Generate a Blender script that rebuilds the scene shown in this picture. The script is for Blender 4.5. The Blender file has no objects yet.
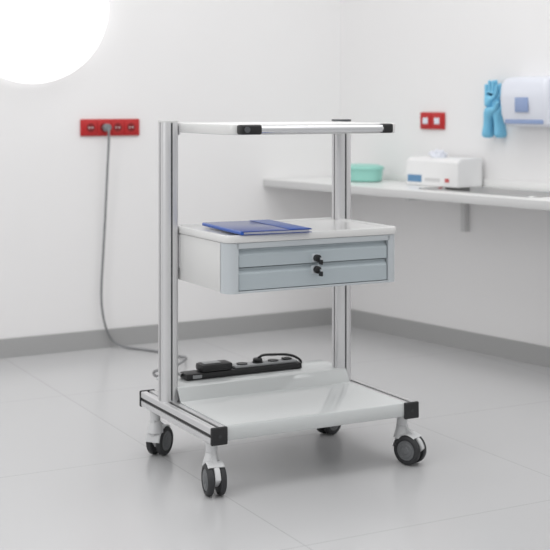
import bpy, bmesh, math
from mathutils import Vector, Matrix, noise as mn
rad = math.radians

# ------------------------------------------------------------------ materials
def lin(c):
    return tuple(((x/255)/12.92 if x/255 <= .04045 else (((x/255)+.055)/1.055)**2.4) for x in c)

def mat(name, rgb, rough=.5, metal=0, spec=.5, emit=0, alpha=1, coat=0, noise=0, trans=0):
    m = bpy.data.materials.new(name); m.use_nodes = True
    nt = m.node_tree; b = nt.nodes['Principled BSDF']
    c = lin(rgb)
    b.inputs['Base Color'].default_value = (*c, 1)
    b.inputs['Roughness'].default_value = rough
    b.inputs['Metallic'].default_value = metal
    b.inputs['Specular IOR Level'].default_value = spec
    b.inputs['Coat Weight'].default_value = coat
    if emit:
        b.inputs['Emission Color'].default_value = (1, 1, 1, 1)
        b.inputs['Emission Strength'].default_value = emit
    if noise:
        tc = nt.nodes.new('ShaderNodeTexCoord'); n = nt.nodes.new('ShaderNodeTexNoise')
        n.inputs['Scale'].default_value = 3.0; n.inputs['Detail'].default_value = 5
        mx = nt.nodes.new('ShaderNodeMix'); mx.data_type = 'RGBA'
        mx.inputs[6].default_value = (*[x*(1-noise) for x in c], 1)
        mx.inputs[7].default_value = (*[min(1, x*(1+noise)) for x in c], 1)
        nt.links.new(tc.outputs['Object'], n.inputs['Vector'])
        nt.links.new(n.outputs['Fac'], mx.inputs[0])
        nt.links.new(mx.outputs[2], b.inputs['Base Color'])
    return m

M_white = mat('white_powdercoat', (222, 222, 221), .28, coat=.3)
M_side = mat('lightgrey_powdercoat', (216, 216, 215), .35)
M_shelf = mat('gloss_shelf', (204, 207, 207), .09, coat=.7)
M_blue = mat('bluegrey_front', (177, 187, 192), .4)
M_bluel = mat('bluegrey_light', (192, 198, 202), .4)
M_alu = mat('anodised_aluminium', (222, 222, 223), .40, metal=.75)
M_chrome = mat('polished_rod', (225, 226, 228), .2, metal=1)
M_black = mat('black_plastic', (28, 28, 30), .45)
M_slot = mat('slot_dark', (84, 86, 89), .6)
M_tyre = mat('tyre_darkgrey', (46, 47, 49), .55)
M_hub = mat('hub_grey', (105, 107, 109), .45)
M_caster = mat('caster_grey', (205, 206, 207), .4)
M_folder = mat('folder_blue', (20, 62, 146), .3, coat=.3)
M_folder2 = mat('folder_blue_light', (36, 86, 176), .35)
M_paper = mat('paper', (240, 240, 240), .8)
M_red = mat('socket_red', (186, 36, 38), .4)
M_redd = mat('socket_darkred', (125, 18, 22), .5)
M_grey = mat('cable_grey', (128, 129, 131), .5)
M_strip = mat('strip_grey', (150, 152, 154), .4)
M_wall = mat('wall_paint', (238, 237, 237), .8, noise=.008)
M_wallr = mat('wall_right_shaded', (234, 233, 233), .8, noise=.008)  # wall paint slightly darkened; the right wall's shading is put into the colour
M_base = mat('baseboard_vinyl', (168, 168, 168), .5)
M_counter = mat('counter_laminate', (230, 230, 229), .3)
M_edge = mat('counter_edge', (206, 206, 206), .4)
M_steel = mat('stainless', (190, 190, 190), .25, metal=1)
M_lamp = mat('opal_lamp', (255, 255, 255), .4, emit=1.1)
M_teal = mat('teal_plastic', (150, 208, 196), .35)
M_glove = mat('nitrile_blue', (120, 190, 222), .45)
M_disp = mat('dispenser_white', (220, 223, 232), .3)
M_carton = mat('carton_white', (234, 234, 234), .5)
M_dispb = mat('dispenser_blue', (140, 158, 195), .25)
M_boxb = mat('box_blue', (96, 140, 178), .4)
M_boxr = mat('box_red', (200, 90, 90), .4)

# ------------------------------------------------------------------ helpers
def link(o, parent=None):
    bpy.context.scene.collection.objects.link(o)
    if parent: o.parent = parent
    return o

def empty(name, loc=(0, 0, 0), rz=0):
    e = bpy.data.objects.new(name, None); e.location = loc; e.rotation_euler = (0, 0, rz)
    e.empty_display_size = .1
    return link(e)

def finish(name, bm, m, parent=None, smooth=True, ang=35):
    bmesh.ops.recalc_face_normals(bm, faces=bm.faces)
    me = bpy.data.meshes.new(name); 
    if smooth:
        for f in bm.faces: f.smooth = True
        for e in bm.edges:
            if len(e.link_faces) == 2 and e.calc_face_angle(0) > rad(ang): e.smooth = False
    bm.to_mesh(me); bm.free()
    me.materials.append(m)
    return link(bpy.data.objects.new(name, me), parent)

def box(name, lo, hi, m, parent=None, bev=.002, seg=2, rz=0, rot=None):
    bm = bmesh.new(); bmesh.ops.create_cube(bm, size=1)
    s = [hi[i]-lo[i] for i in range(3)]; c = [(hi[i]+lo[i])/2 for i in range(3)]
    bmesh.ops.scale(bm, vec=s, verts=bm.verts)
    if bev: bmesh.ops.bevel(bm, geom=bm.edges[:], offset=min(bev, min(s)*.45), segments=seg, affect='EDGES', profile=.5)
    if rot is not None: bmesh.ops.transform(bm, matrix=rot, verts=bm.verts)
    bmesh.ops.translate(bm, vec=c, verts=bm.verts)
    return finish(name, bm, m, parent)

def rrect(u0, u1, v0, v1, r, n=6):
    pts = []
    for cx, cy, a0 in ((u1-r, v0+r, -90), (u1-r, v1-r, 0), (u0+r, v1-r, 90), (u0+r, v0+r, 180)):
        for i in range(n+1):
            a = rad(a0+90*i/n); pts.append((cx+r*math.cos(a), cy+r*math.sin(a)))
    return pts

def loft(name, loops, m, parent=None, caps=(True, True), ang=35):
    bm = bmesh.new(); vs = [[bm.verts.new(p) for p in l] for l in loops]
    n = len(loops[0])
    for k in range(len(vs)-1):
        for i in range(n):
            j = (i+1) % n
            bm.faces.new((vs[k][i], vs[k][j], vs[k+1][j], vs[k+1][i]))
    if caps[0]: bm.faces.new(vs[0][::-1])
    if caps[1]: bm.faces.new(vs[-1])
    return finish(name, bm, m, parent, ang=ang)

def slab(name, u0, u1, v0, v1, z0, z1, r, m, parent=None, b=.003):
    def L(ins, z): return [(x, y, z) for x, y in rrect(u0+ins, u1-ins, v0+ins, v1-ins, max(r-ins, .001))]
    return loft(name, [L(b, z0), L(b*.3, z0+b*.3), L(0, z0+b), L(0, z1-b), L(b*.3, z1-b*.3), L(b, z1)], m, parent)

def tray(name, u0, u1, v0, v1, z0, z1, r, rim, dep, m, parent=None):
    b = .004
    def L(ins, z): return [(x, y, z) for x, y in rrect(u0+ins, u1-ins, v0+ins, v1-ins, max(r-ins, .002))]
    return loft(name, [L(b, z0), L(b*.3, z0+b*.3), L(0, z0+b), L(0, z1-b), L(b*.3, z1-b*.3), L(b, z1), L(rim-b, z1), L(rim, z1-b*.3), L(rim+.004, z1-dep)], m, parent)

def cyl(name, p0, p1, r, m, parent=None, n=32, bev=.0, r2=None):
    p0 = Vector(p0); p1 = Vector(p1); d = p1-p0; L = d.length
    q = d.to_track_quat('Z', 'Y').to_matrix().to_4x4()
    r2 = r if r2 is None else r2
    prof = [(r-bev, 0), (r, bev), (r2, L-bev), (r2-bev, L)] if bev else [(r, 0), (r2, L)]
    loops = [[(Matrix.Translation(p0) @ q) @ Vector((rr*math.cos(2*math.pi*i/n), rr*math.sin(2*math.pi*i/n), z)) for i in range(n)] for rr, z in prof]
    return loft(name, loops, m, parent)

def lathe(name, prof, m, parent=None, mtx=Matrix.Identity(4), n=40, caps=(True, True)):
    loops = [[mtx @ Vector((r*math.cos(2*math.pi*i/n), r*math.sin(2*math.pi*i/n), z)) for i in range(n)] for r, z in prof]
    return loft(name, loops, m, parent, caps=caps)

def poly_extrude(name, pts3, vec, m, parent=None, bev=0):
    bm = bmesh.new(); vs = [bm.verts.new(p) for p in pts3]
    f = bm.faces.new(vs); r = bmesh.ops.extrude_face_region(bm, geom=[f])
    bmesh.ops.translate(bm, vec=vec, verts=[e for e in r['geom'] if isinstance(e, bmesh.types.BMVert)])
    if bev: bmesh.ops.bevel(bm, geom=bm.edges[:], offset=bev, segments=2, affect='EDGES')
    return finish(name, bm, m, parent)

def slot_profile(hx, hy, r, sw, d):
    pts = []
    def side(rot, h, g):
        out = [(-sw, -h), (-sw, -h+d), (sw, -h+d), (sw, -h)]
        for i in range(7):
            a = rad(-90+90*i/6); out.append((g-r+r*math.cos(a), -h+r+r*math.sin(a)))
        c, s = [(1, 0), (0, 1), (-1, 0), (0, -1)][rot]
        return [(x*c-y*s, x*s+y*c) for x, y in out]
    pts += side(0, hy, hx); pts += side(1, hx, hy); pts += side(2, hy, hx); pts += side(3, hx, hy)
    return pts

def tube(name, pts, r, m, parent=None):
    c = bpy.data.curves.new(name, 'CURVE'); c.dimensions = '3D'; c.bevel_depth = r; c.bevel_resolution = 4
    s = c.splines.new('NURBS'); s.points.add(len(pts)-1)
    for i, p in enumerate(pts): s.points[i].co = (*p, 1)
    s.use_endpoint_u = True; s.order_u = 4; s.resolution_u = 10
    c.materials.append(m)
    return link(bpy.data.objects.new(name, c), parent)

# ------------------------------------------------------------------ room shell
K = 1.021
EYE = 1.05*K
C = Vector((.31, 6.10, 0))*K; PL = rad(30); PR = rad(38)
dL = Vector((-math.cos(PL), -math.sin(PL), 0)); nL = Vector((math.sin(PL), -math.cos(PL), 0))
dR = Vector((math.sin(PR), -math.cos(PR), 0)); nR = Vector((-math.cos(PR), -math.sin(PR), 0))
H = 2.8
LL = 5.0; LR = 5.0
def wall_mesh(name, d, n, L, th, z0, z1, m):
    a = C; b = C+d*L
    pts = [a, b, b-n*th, a-n*th]
    return poly_extrude(name, [(p.x, p.y, z0) for p in pts], (0, 0, z1-z0), m)
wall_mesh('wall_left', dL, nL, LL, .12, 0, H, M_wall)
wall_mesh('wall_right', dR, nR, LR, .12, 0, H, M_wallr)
def baseb(name, d, n, L):
    pts = [C+n*.0005, C+d*L+n*.0005, C+d*L+n*.012, C+d*.012+n*.012]
    return poly_extrude(name, [(p.x, p.y, .0) for p in pts], (0, 0, .080), M_base)
baseb('baseboard_left', dL, nL, LL); baseb('baseboard_right', dR, nR, LR)

fm = bpy.data.materials.new('floor_vinyl'); fm.use_nodes = True
nt = fm.node_tree; b = nt.nodes['Principled BSDF']; b.inputs['Roughness'].default_value = .22
b.inputs['Specular IOR Level'].default_value = .55
tc = nt.nodes.new('ShaderNodeTexCoord'); mp = nt.nodes.new('ShaderNodeMapping')
mp.inputs['Rotation'].default_value = (0, 0, rad(-28)); mp.inputs['Location'].default_value = (-1.52+9, -2.703+9, 0)
br = nt.nodes.new('ShaderNodeTexBrick'); br.offset = 0; br.squash = 1
br.inputs['Scale'].default_value = 1; br.inputs['Brick Width'].default_value = .9; br.inputs['Row Height'].default_value = .9
br.inputs['Mortar Size'].default_value = .0020; br.inputs['Mortar Smooth'].default_value = .3
fl = lin((195, 195, 196))
br.inputs['Color1'].default_value = (*fl, 1); br.inputs['Color2'].default_value = (*[x*.993 for x in fl], 1)
br.inputs['Mortar'].default_value = (*[x*.80 for x in fl], 1)
nz = nt.nodes.new('ShaderNodeTexNoise'); nz.inputs['Scale'].default_value = 1.6; nz.inputs['Detail'].default_value = 4
mr = nt.nodes.new('ShaderNodeMapRange'); mr.inputs['To Min'].default_value = .97; mr.inputs['To Max'].default_value = 1.03
mu = nt.nodes.new('ShaderNodeMix'); mu.data_type = 'RGBA'; mu.blend_type = 'MULTIPLY'; mu.inputs[0].default_value = 1
nt.links.new(tc.outputs['Object'], mp.inputs['Vector']); nt.links.new(mp.outputs[0], br.inputs['Vector'])
nt.links.new(tc.outputs['Object'], nz.inputs['Vector']); nt.links.new(nz.outputs['Fac'], mr.inputs['Value'])
nt.links.new(br.outputs['Color'], mu.inputs[6]); nt.links.new(mr.outputs[0], mu.inputs[7])
nt.links.new(mu.outputs[2], b.inputs['Base Color'])
bm = bmesh.new()
bL = C+dL*LL; bR = C+dR*LR
poly = [C, bL, Vector((bL.x, -1, 0)), Vector((bR.x, -1, 0)), bR]
vs = [bm.verts.new((p.x, p.y, 0)) for p in poly]; f = bm.faces.new(vs)
r_ = bmesh.ops.extrude_face_region(bm, geom=[f])
bmesh.ops.translate(bm, vec=(0, 0, -.05), verts=[e for e in r_['geom'] if isinstance(e, bmesh.types.BMVert)])
finish('floor', bm, fm, smooth=False)

# ------------------------------------------------------------------ cart
CZ = .022
cart = empty('medical_equipment_cart', (-.144, 3.48, CZ), rad(28))
W = .60; PV = .37; RE = .525
RU = (-.006, W+.022)
for k, u in enumerate((0, W)):
    prof = slot_profile(.026, .027, .016, .003, .005)
    loft(f'post_{k+1}', [[(x+u, y+PV, z) for x, y in prof] for z in (.166, .992)], M_alu, cart, ang=25)
    capl = rrect(-.0265+u, .0265+u, PV-.0275, PV+.0275, .016)
    loft(f'post_cap_{k+1}', [[(x, y, z) for x, y in capl] for z in (.9921, .998)], M_side if k == 0 else M_slot, cart)
    for j, (a, bb) in enumerate((((u-.0025, PV-.0235), (u+.0025, PV-.0225)), ((u-.0225, PV-.0025), (u-.0215, PV+.0025)), ((u+.0215, PV-.0025), (u+.0225, PV+.0025)))):
        box(f'post_slot_{k+1}_{j}', (a[0], a[1], .17), (bb[0], bb[1], .99), M_slot, cart, bev=0)
for k, u in enumerate(RU):
    prof = slot_profile(.0225, .0225, .004, .005, .006)
    loft(f'rail_{k+1}', [[(x+u, v, y+.1435) for x, y in prof] for v in (.012, RE-.012)], M_alu, cart, ang=25)
    box(f'rail_slot_top_{k+1}', (u-.0048, .013, .159), (u+.0048, .34, .1625), M_black, cart, bev=0)
    box(f'rail_slot_outer_{k+1}', (u-.019, .013, .1388), (u-.0168, RE-.013, .1482), M_black, cart, bev=0)
    for e, (v0, v1) in enumerate(((0, .012), (RE-.012, RE))):
        box(f'rail_cap_{k+1}_{e}', (u-.0245, v0, .119), (u+.0245, v1, .168), M_black, cart, bev=.004, seg=3)
        cyl(f'rail_cap_screw_{k+1}_{e}', (u, v0-.0005, .1435), (u, v1+.0005, .1435), .005, M_tyre, cart)

prof = [(.020, .124), (.012, .126), (.008, .132), (.008, .158), (.011, .165), (.018, .168), (.310, .168),
        (.316, .170), (.338, .205), (.343, .208), (.500, .208), (.503, .205), (.503, .199), (.499, .199), (.498, .203),
        (.346, .203), (.341, .200), (.316, .163), (.020, .163)]
u_a, u_b = RU[0]+.0235, RU[1]-.0235
poly_extrude('bottom_shelf', [(u_a, v, z) for v, z in prof], (u_b-u_a, 0, 0), M_shelf, cart)
box('shelf_crossbar', (u_a, .36, .135), (u_b, .44, .16), M_alu, cart)
box('shelf_rear_web', (u_a, .42, .16), (u_b, .43, .2025), M_side, cart, bev=.001)

def caster(i, u, v, a):
    zf = -CZ
    R = .0435
    cyl(f'caster_stem_{i}', (u, v, .07), (u, v, .120), .011, M_caster, cart)
    cyl(f'caster_collar_{i}', (u, v, .088), (u, v, .1185), .016, M_caster, cart, bev=.003)
    d = Vector((math.cos(a), math.sin(a), 0)); t = Vector((-d.y, d.x, 0))
    zc = zf+R+.0005
    wc = Vector((u, v, zc))+d*.028
    def hp(q, rr): return (.028+rr*math.cos(rad(q)), zc+rr*math.sin(rad(q)))
    hood = [hp(q, R+.004) for q in range(10, 70, 12)] + [(.0165, .086), (.0165, .094), (-.0165, .094), (-.019, .06), (-.014, .03), (.006, .006), (.028, .0), (.05, .008)]
    pts = [Vector((u, v, 0))+d*x+t*-.0075+Vector((0, 0, z)) for x, z in hood]
    poly_extrude(f'caster_fork_{i}', pts, t*.015, M_caster, cart, bev=.0015)
    cyl(f'caster_shoulder_{i}', (u, v, .052), (u, v, .089), .026, M_caster, cart, r2=.0165, bev=.002)
    R1, R2, w = R+.002, R+.005, .024
    loops = []
    for q in range(55, 176, 8):
        c, s = math.cos(rad(q)), math.sin(rad(q))
        loops.append([wc+d*(rr*c)+t*tt+Vector((0, 0, rr*s)) for rr, tt in ((R1, -w), (R2, -w+.003), (R2, w-.003), (R1, w))])
    loft(f'caster_guard_{i}', loops, M_caster, cart)
    for sgn in (-1, 1):
        q = (t*sgn).to_track_quat('Z', 'Y').to_matrix().to_4x4()
        mt = Matrix.Translation(wc+t*sgn*.0085) @ q
        w = .018
        lathe(f'caster_tyre_{i}_{sgn+1}', [(R-.012, 0), (R-.003, 0), (R, .003), (R, w-.005), (R-.002, w-.002), (R-.006, w), (R-.012, w), (R-.013, w-.002)], M_tyre, cart, mt)
        lathe(f'caster_hub_{i}_{sgn+1}', [(R-.0135, w-.004), (R-.0145, w-.001), (.022, w-.001), (.020, w+.001), (.012, w+.001), (.010, w+.003), (.004, w+.0035)], M_hub, cart, mt)
caster(1, RU[0], .055, rad(-28-72))
caster(2, RU[0], .455, rad(-28+66))
caster(3, RU[1], .055, rad(-28-38))
caster(4, RU[1], .455, rad(-28-130))

# drawer unit
U0, U1, V0, V1 = .030, .592, .030, .395
z0d, z1d = .524, .662
slab('drawer_body', U0, U1, V0+.035, V1, z0d, z1d, .006, M_side, cart)
tray('drawer_tray_top', U0-.004, U1+.004, V0-.004, V1+.004, .6625, .684, .032, .016, .005, M_white, cart)
def corner(name, left):
    r = .03
    if left:
        pts = [(U0+.035, V0)]+[(U0+r-r*math.sin(rad(q)), V0+r-r*math.cos(rad(q))) for q in range(0, 91, 10)]+[(U0, V0+.045), (U0+.035, V0+.045)]
    else:
        pts = [(U1-.035, V0)]+[(U1-r+r*math.sin(rad(q)), V0+r-r*math.cos(rad(q))) for q in range(0, 91, 10)]+[(U1, V0+.045), (U1-.035, V0+.045)]
    poly_extrude(name, [(x, y, z0d-.002) for x, y in pts], (0, 0, z1d-z0d+.002), M_bluel, cart)
corner('drawer_corner_1', True); corner('drawer_corner_2', False)
box('drawer_frame_top', (U0+.03, V0, .646), (U1-.03, V0+.04, .662), M_bluel, cart, bev=.001)
box('drawer_frame_bottom', (U0+.03, V0+.002, .522), (U1-.03, V0+.04, .528), M_bluel, cart, bev=.001)
box('drawer_recess', (U0+.032, V0+.022, .526), (U1-.032, V0+.038, .648), M_slot, cart, bev=0)
def drawer_front(name, z0, z1):
    p = [(V0+.004, z0), (V0+.004, z1-.016), (V0+.014, z1-.005), (V0+.014, z1), (V0+.021, z1), (V0+.021, z0)]
    poly_extrude(name, [(U0+.038, v, z) for v, z in p], (U1-U0-.076, 0, 0), M_blue, cart, bev=.0008)
drawer_front('drawer_front_upper', .594, .644)
drawer_front('drawer_front_lower', .530, .591)
um = (U0+U1)/2+.001
for k, z in enumerate((.608, .575)):
    box(f'drawer_lock_plate_{k}', (um-.013, V0-.001, z-.012), (um+.013, V0+.018, z+.012), M_bluel, cart, bev=.003)
    cyl(f'drawer_lock_{k}', (um, V0-.001, z), (um, V0-.014, z), .0105, M_black, cart, bev=.001)
    box(f'drawer_key_{k}', (um-.0015, V0-.032, z-.006), (um+.0015, V0-.014, z+.004), M_chrome, cart, bev=.0005)
    box(f'drawer_key_head_{k}', (um-.003, V0-.036, z-.016), (um+.003, V0-.018, z-.002), M_black, cart, bev=.002)
for k, (a, bb) in enumerate(((.0262, .0305), (.5738, .5925))):
    box(f'drawer_bracket_{k}', (a, PV-.02, .56), (bb, PV+.02, .66), M_alu, cart, bev=.001)
    box(f'top_bracket_{k}', (a, PV-.02, .955), (min(bb, .585), PV+.02, .985), M_alu, cart, bev=.001)

tray('top_shelf', U0, U1-.014, .005, .40, .962, .991, .030, .016, .005, M_white, cart)
cyl('front_handle_rod', (.085, -.014, .977), (.530, -.014, .977), .0105, M_chrome, cart, bev=.001)
box('handle_clamp_1', (.045, -.028, .9635), (.110, .004, .9905), M_black, cart, bev=.006, seg=3)
box('handle_clamp_2', (.505, -.028, .9635), (.538, .004, .9905), M_black, cart, bev=.006, seg=3)
cyl('clamp_knob_1', (.062, -.028, .977), (.062, -.033, .977), .008, M_slot, cart)

# ------------------------------------------------------------------ folder on the tray
mw = Matrix.Translation(cart.location) @ Matrix.Rotation(rad(28), 4, 'Z')
fo = empty('blue_folder', tuple(mw @ Vector((.190, .165, .6845))), rad(28-4))
box('cover_bottom', (-.107, -.150, .0), (.107, .150, .0015), M_folder, fo, bev=.0005)
box('sheets', (-.100, -.145, .0016), (.100, .145, .0075), M_paper, fo, bev=.0005)
box('cover_top', (-.107, -.150, .008), (.107, .150, .0102), M_folder, fo, bev=.0005)
cyl('spine', (-.107, -.150, .0051), (-.107, .150, .0051), .0051, M_folder2, fo, n=16)
box('cover_pocket', (.04, -.148, .0103), (.105, .146, .0114), M_folder2, fo, bev=.0005)

# ------------------------------------------------------------------ power strip
ps = empty('power_strip', tuple(mw @ Vector((.075, .430, .2085))), rad(28))
box('strip_body', (0, -.028, .0), (.40, .028, .020), M_black, ps, bev=.005)
box('strip_top_plate', (.165, -.022, .0202), (.385, .022, .028), M_strip, ps, bev=.003)
box('strip_box', (.050, -.032, .0202), (.155, .024, .044), M_black, ps, bev=.008)
box('strip_box_panel', (.062, -.022, .0442), (.118, .012, .0460), M_strip, ps, bev=.0005)
for j, x in enumerate((.20, .255, .31)):
    cyl(f'strip_outlet_{j}', (x, 0, .0282), (x, 0, .031), .017, M_black, ps)
cyl('strip_plug', (.255, 0, .0312), (.255, 0, .042), .015, M_black, ps, bev=.003)
box('strip_label', (.02, -.0290, .005), (.05, -.0282, .015), M_strip, ps, bev=0)
box('strip_switch', (.345, -.012, .0282), (.372, .012, .034), M_black, ps, bev=.002)
tube('strip_cord', [(.255, 0, .040), (.27, 0, .052), (.30, .005, .046), (.36, .01, .044), (.405, .01, .03), (.42, .01, .012), (.42, .02, .006)], .004, M_black, ps)

# ------------------------------------------------------------------ wall things
def LW(s, z, off=0): return C+dL*s*K+nL*off+Vector((0, 0, z*K))
def RW(t, z, off=0): return C+dR*t*K+nR*off+Vector((0, 0, z*K))
azL = math.atan2(-dL.y, -dL.x)
azR = math.atan2(dR.y, dR.x)

so = empty('wall_power_socket', tuple(LW(1.18, .945, 0)), azL)
box('plate', (-.139, -.012, -.037), (.139, -.0008, .037), M_red, so, bev=.004)
for k, x in enumerate((-.095, -.032, .032, .095)):
    box(f'module_{k}', (x-.029, -.016, -.028), (x+.029, -.0122, .028), M_red, so, bev=.002)
    cyl(f'socket_{k}', (x, -.0162, 0), (x, -.0175, 0), .019, M_redd, so)
    for sx in (-.007, .007): cyl(f'pin_{k}_{sx}', (x+sx, -.0176, 0), (x+sx, -.018, 0), .003, M_paper, so, n=12)
so2 = empty('wall_power_socket', tuple(RW(.625, .972, 0)), azR)
box('plate', (-.075, -.012, -.038), (.075, -.0008, .038), M_red, so2, bev=.004)
for k, x in enumerate((-.036, .036)):
    box(f'module_{k}', (x-.030, -.016, -.028), (x+.030, -.0122, .028), M_red, so2, bev=.002)
    box(f'socket_{k}', (x-.016, -.018, -.014), (x+.016, -.0162, .014), M_disp, so2, bev=.003)

cb = empty('power_cable', (0, 0, 0), 0)
p_end = mw @ Vector((.072, .430, .222))
cyl('plug', tuple(LW(1.205, .945, .0185)), tuple(LW(1.205, .945, .045)), .017, M_grey, cb, bev=.003)
tube('cord', [LW(1.205, .945, .045), LW(1.205, .92, .06), LW(1.205, .85, .045), LW(1.21, .6, .03), LW(1.225, .35, .03), LW(1.235, .2, .03), LW(1.22, .09, .05),
     (-.715, 5.62, .02), (-.65, 5.57, .006), (-.54, 5.53, .006), (-.45, 5.44, .006), (-.39, 5.37, .006), (-.355, 5.30, .02), (-.385, 5.1, .03),
     (-.43, 4.7, .06), (-.42, 4.4, .14), (-.39, 4.15, .21), (p_end.x-.03, p_end.y+.05, .245), tuple(p_end)], .0050, M_grey, cb)

la = empty('round_wall_lamp', tuple(LW(1.535, 1.455, 0)), azL)
mt = Matrix.Rotation(rad(90), 4, 'X')
lathe('lamp_base', [(.28, .0008), (.30, .004), (.30, .018)], M_white, la, mt, n=64)
Rl = .33
lathe('lamp_dome', [(Rl*math.cos(rad(q)), .0185+.27*math.sin(rad(q))) for q in (0, 6, 12, 20, 28, 36, 44, 52, 60, 68, 76, 82, 88)], M_lamp, la, mt, n=64)

# counter
ct = empty('wall_counter', tuple(C), azR)
dep = .425
k = math.tan(PR-PL)
zt = .70*K
S0, S1, Y0, Y1 = .88, 1.50, -.33, -.10
def cb_piece(name, x0, x1, ya, yb):
    poly_extrude(name, [((k*ya+.002) if x0 is None else x0, ya, zt-.03), (x1, ya, zt-.03), (x1, yb, zt-.03), ((k*yb+.002) if x0 is None else x0, yb, zt-.03)], (0, 0, .03), M_counter, ct)
cb_piece('top_left', None, S0, -.001, -dep)
cb_piece('top_right', S1, 3.2, -.001, -dep)
cb_piece('top_back', S0, S1, -.001, Y1)
cb_piece('top_front', S0, S1, Y0, -dep)
box('edge_band', (-k*dep+.004, -dep-.003, zt-.034), (3.2, -dep-.0002, zt-.002), M_edge, ct, bev=.001)
box('backsplash', (.004, -.012, zt+.0005), (3.2, -.001, zt+.03), M_counter, ct, bev=.002)
def RL(i, z): return [(x, y, z) for x, y in rrect(S0+i, S1-i, Y0+i, Y1-i, .04)]
loft('sink_basin', [RL(-.012, zt+.001), RL(-.010, zt+.004), RL(.0, zt+.004), RL(.006, zt-.002), RL(.016, zt-.02), RL(.03, zt-.028)], M_steel, ct, caps=(False, True))
for i, x in enumerate((.83, 2.1)):
    box(f'bracket_arm_{i}', (x, -.36, zt-.050), (x+.025, -.001, zt-.031), M_edge, ct, bev=.001)
    box(f'bracket_upright_{i}', (x, -.028, zt-.20), (x+.025, -.001, zt-.0505), M_edge, ct, bev=.001)

ctm = Matrix.Translation(C) @ Matrix.Rotation(azR, 4, 'Z')
def onC(x, y): return tuple(ctm @ Vector((x, y, zt+.0008)))
te = empty('teal_dish', onC(.355, -.17), azR)
def ov(a, b, z, n=40): return [(a*math.cos(2*math.pi*i/n), b*math.sin(2*math.pi*i/n), z) for i in range(n)]
loft('bowl', [ov(.088, .065, 0), ov(.098, .074, .004), ov(.106, .080, .055)], M_teal, te)
loft('lid', [ov(.110, .084, .0555), ov(.111, .085, .062), ov(.108, .082, .070), ov(.08, .06, .077), ov(.012, .01, .079)], M_teal, te)

gb = empty('glove_box', onC(.80, -.10), azR)
poly_extrude('carton', [(-.155, -.075, 0), (-.155, .075, 0), (-.155, .075, .120), (-.155, -.05, .120), (-.155, -.075, .105)], (.31, 0, 0), M_carton, gb, bev=.003)
box('label_blue', (-.145, -.0765, .015), (-.06, -.0755, .045), M_boxb, gb, bev=0)
box('label_grey', (-.04, -.0765, .020), (.05, -.0755, .035), M_edge, gb, bev=0)
box('label_red', (.08, -.0765, .02), (.105, -.0755, .036), M_boxr, gb, bev=0)
box('side_label', (-.1565, -.05, .02), (-.1555, .05, .06), M_boxb, gb, bev=0)
bmx = bmesh.new(); bmesh.ops.create_icosphere(bmx, subdivisions=4, radius=.028)
for v in bmx.verts:
    nrm = v.normal.copy()
    v.co += nrm*.014*mn.noise(v.co*55)
    v.co.x *= 1.5; v.co.z *= .9; v.co += Vector((-.02, -.01, .128))
finish('glove_tuft', bmx, M_disp, gb, ang=80)

pd = empty('paper_towel_dispenser', tuple(RW(1.225, .955, 0)), azR)
def dl(h, f, z, w=.125): return [(x, y, z) for x, y in rrect(-w+h, w-h, -.115+f, -.0008, .022)]
loft('body', [dl(.012, .045, 0), dl(.004, .02, .012), dl(.0, .008, .05), dl(0, 0, .12), dl(.002, .004, .17), dl(.01, .02, .195), dl(.03, .045, .205)], M_disp, pd)
box('window', (-.035, -.117, .06), (.035, -.1135, .12), M_dispb, pd, bev=.003)
box('lower_trim', (-.10, -.104, .012), (.10, -.098, .03), M_dispb, pd, bev=.002)

gl = empty('hanging_rubber_gloves', tuple(RW(1.01, 1.0, 0)), azR)
cyl('hook', (0, -.001, .09), (0, -.05, .095), .004, M_steel, gl)
def glove(name, ox, oy, tilt, m):
    me = bpy.data.meshes.new(name)
    V = [(0, 0, -.10), (0, 0, -.04), (0, 0, .02), (-.004, 0, .06),
         (-.026, 0, .085), (-.034, 0, .13), (-.010, 0, .095), (-.012, -.004, .148), (.008, 0, .095), (.010, -.006, .150), (.024, 0, .085), (.030, -.004, .132),
         (.034, -.006, .03), (.052, -.012, .065)]
    E = [(0, 1), (1, 2), (2, 3), (3, 4), (4, 5), (3, 6), (6, 7), (3, 8), (8, 9), (3, 10), (10, 11), (2, 12), (12, 13)]
    Rr = [(.042, .02), (.032, .017), (.036, .015), (.034, .014), (.011, .010), (.007, .007), (.011, .010), (.007, .007), (.011, .010), (.007, .007), (.011, .010), (.007, .007), (.012, .011), (.008, .008)]
    c, s = math.cos(tilt), math.sin(tilt)
    V = [(x*c-z*s+ox, y+oy, x*s+z*c) for x, y, z in V]
    me.from_pydata(V, E, [])
    o = link(bpy.data.objects.new(name, me), gl)
    mod = o.modifiers.new('skin', 'SKIN'); sub = o.modifiers.new('sub', 'SUBSURF'); sub.levels = 2; sub.render_levels = 2
    for i, d in enumerate(me.skin_vertices[0].data): d.radius = Rr[i]; d.use_root = (i == 2)
    mod.use_smooth_shade = True
    me.materials.append(m)
glove('glove_front', -.012, -.050, rad(-6), M_glove)
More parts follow.
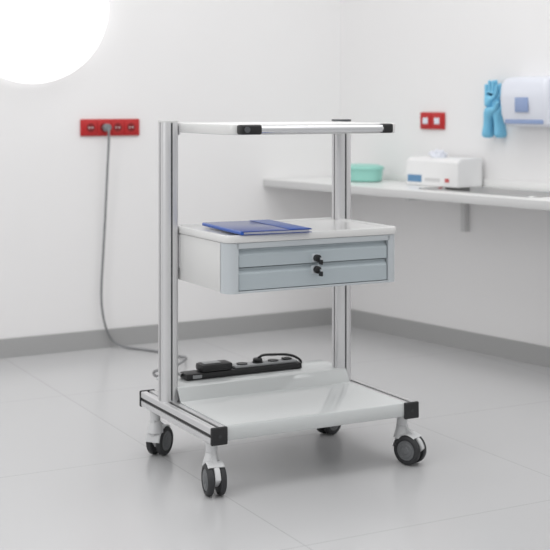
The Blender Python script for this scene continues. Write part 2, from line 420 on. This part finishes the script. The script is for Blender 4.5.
glove('glove_back', .016, -.026, rad(8), M_glove)

# ------------------------------------------------------------------ lights / world
w = bpy.data.worlds.new('studio'); bpy.context.scene.world = w; w.use_nodes = True
nt = w.node_tree; bg = nt.nodes['Background']
tc = nt.nodes.new('ShaderNodeTexCoord'); sp = nt.nodes.new('ShaderNodeSeparateXYZ')
cr = nt.nodes.new('ShaderNodeValToRGB'); mr = nt.nodes.new('ShaderNodeMapRange')
mr.inputs['From Min'].default_value = -1; mr.inputs['From Max'].default_value = 1
cr.color_ramp.elements[0].position = .48; cr.color_ramp.elements[0].color = (.58, .58, .58, 1)
cr.color_ramp.elements[1].position = .82; cr.color_ramp.elements[1].color = (1, 1, 1, 1)
nt.links.new(tc.outputs['Generated'], sp.inputs[0]); nt.links.new(sp.outputs['Z'], mr.inputs['Value'])
nt.links.new(mr.outputs[0], cr.inputs[0]); nt.links.new(cr.outputs[0], bg.inputs['Color'])
bg.inputs['Strength'].default_value = .91

def area(name, loc, tgt, size, power, col=(1, 1, 1)):
    l = bpy.data.lights.new(name, 'AREA'); l.shape = 'RECTANGLE'; l.size, l.size_y = size; l.energy = power; l.color = col
    o = link(bpy.data.objects.new(name, l)); o.location = loc
    o.rotation_euler = (Vector(tgt)-Vector(loc)).to_track_quat('-Z', 'Y').to_euler()
area('ceiling_softbox', (.3, 3.8, 2.7), (.1, 4.0, 0), (2.2, 1.8), 24)
area('left_area_light', (-2.2, 2.0, 2.0), (.2, 4.5, .6), (1.2, 1.8), 18)  # unseen area light from the left, no window modelled there

# ------------------------------------------------------------------ camera
cam = bpy.data.cameras.new('camera'); co = link(bpy.data.objects.new('camera', cam))
co.location = (0, 0, EYE); co.rotation_euler = (rad(90), 0, 0)
cam.sensor_width = 36; cam.lens = 1280/550*36; cam.shift_y = -172/550
cam.dof.use_dof = True; cam.dof.focus_distance = 3.6; cam.dof.aperture_fstop = 4.0
bpy.context.scene.camera = co
bpy.context.scene.view_settings.view_transform = 'Standard'
bpy.context.scene.view_settings.look = 'None'
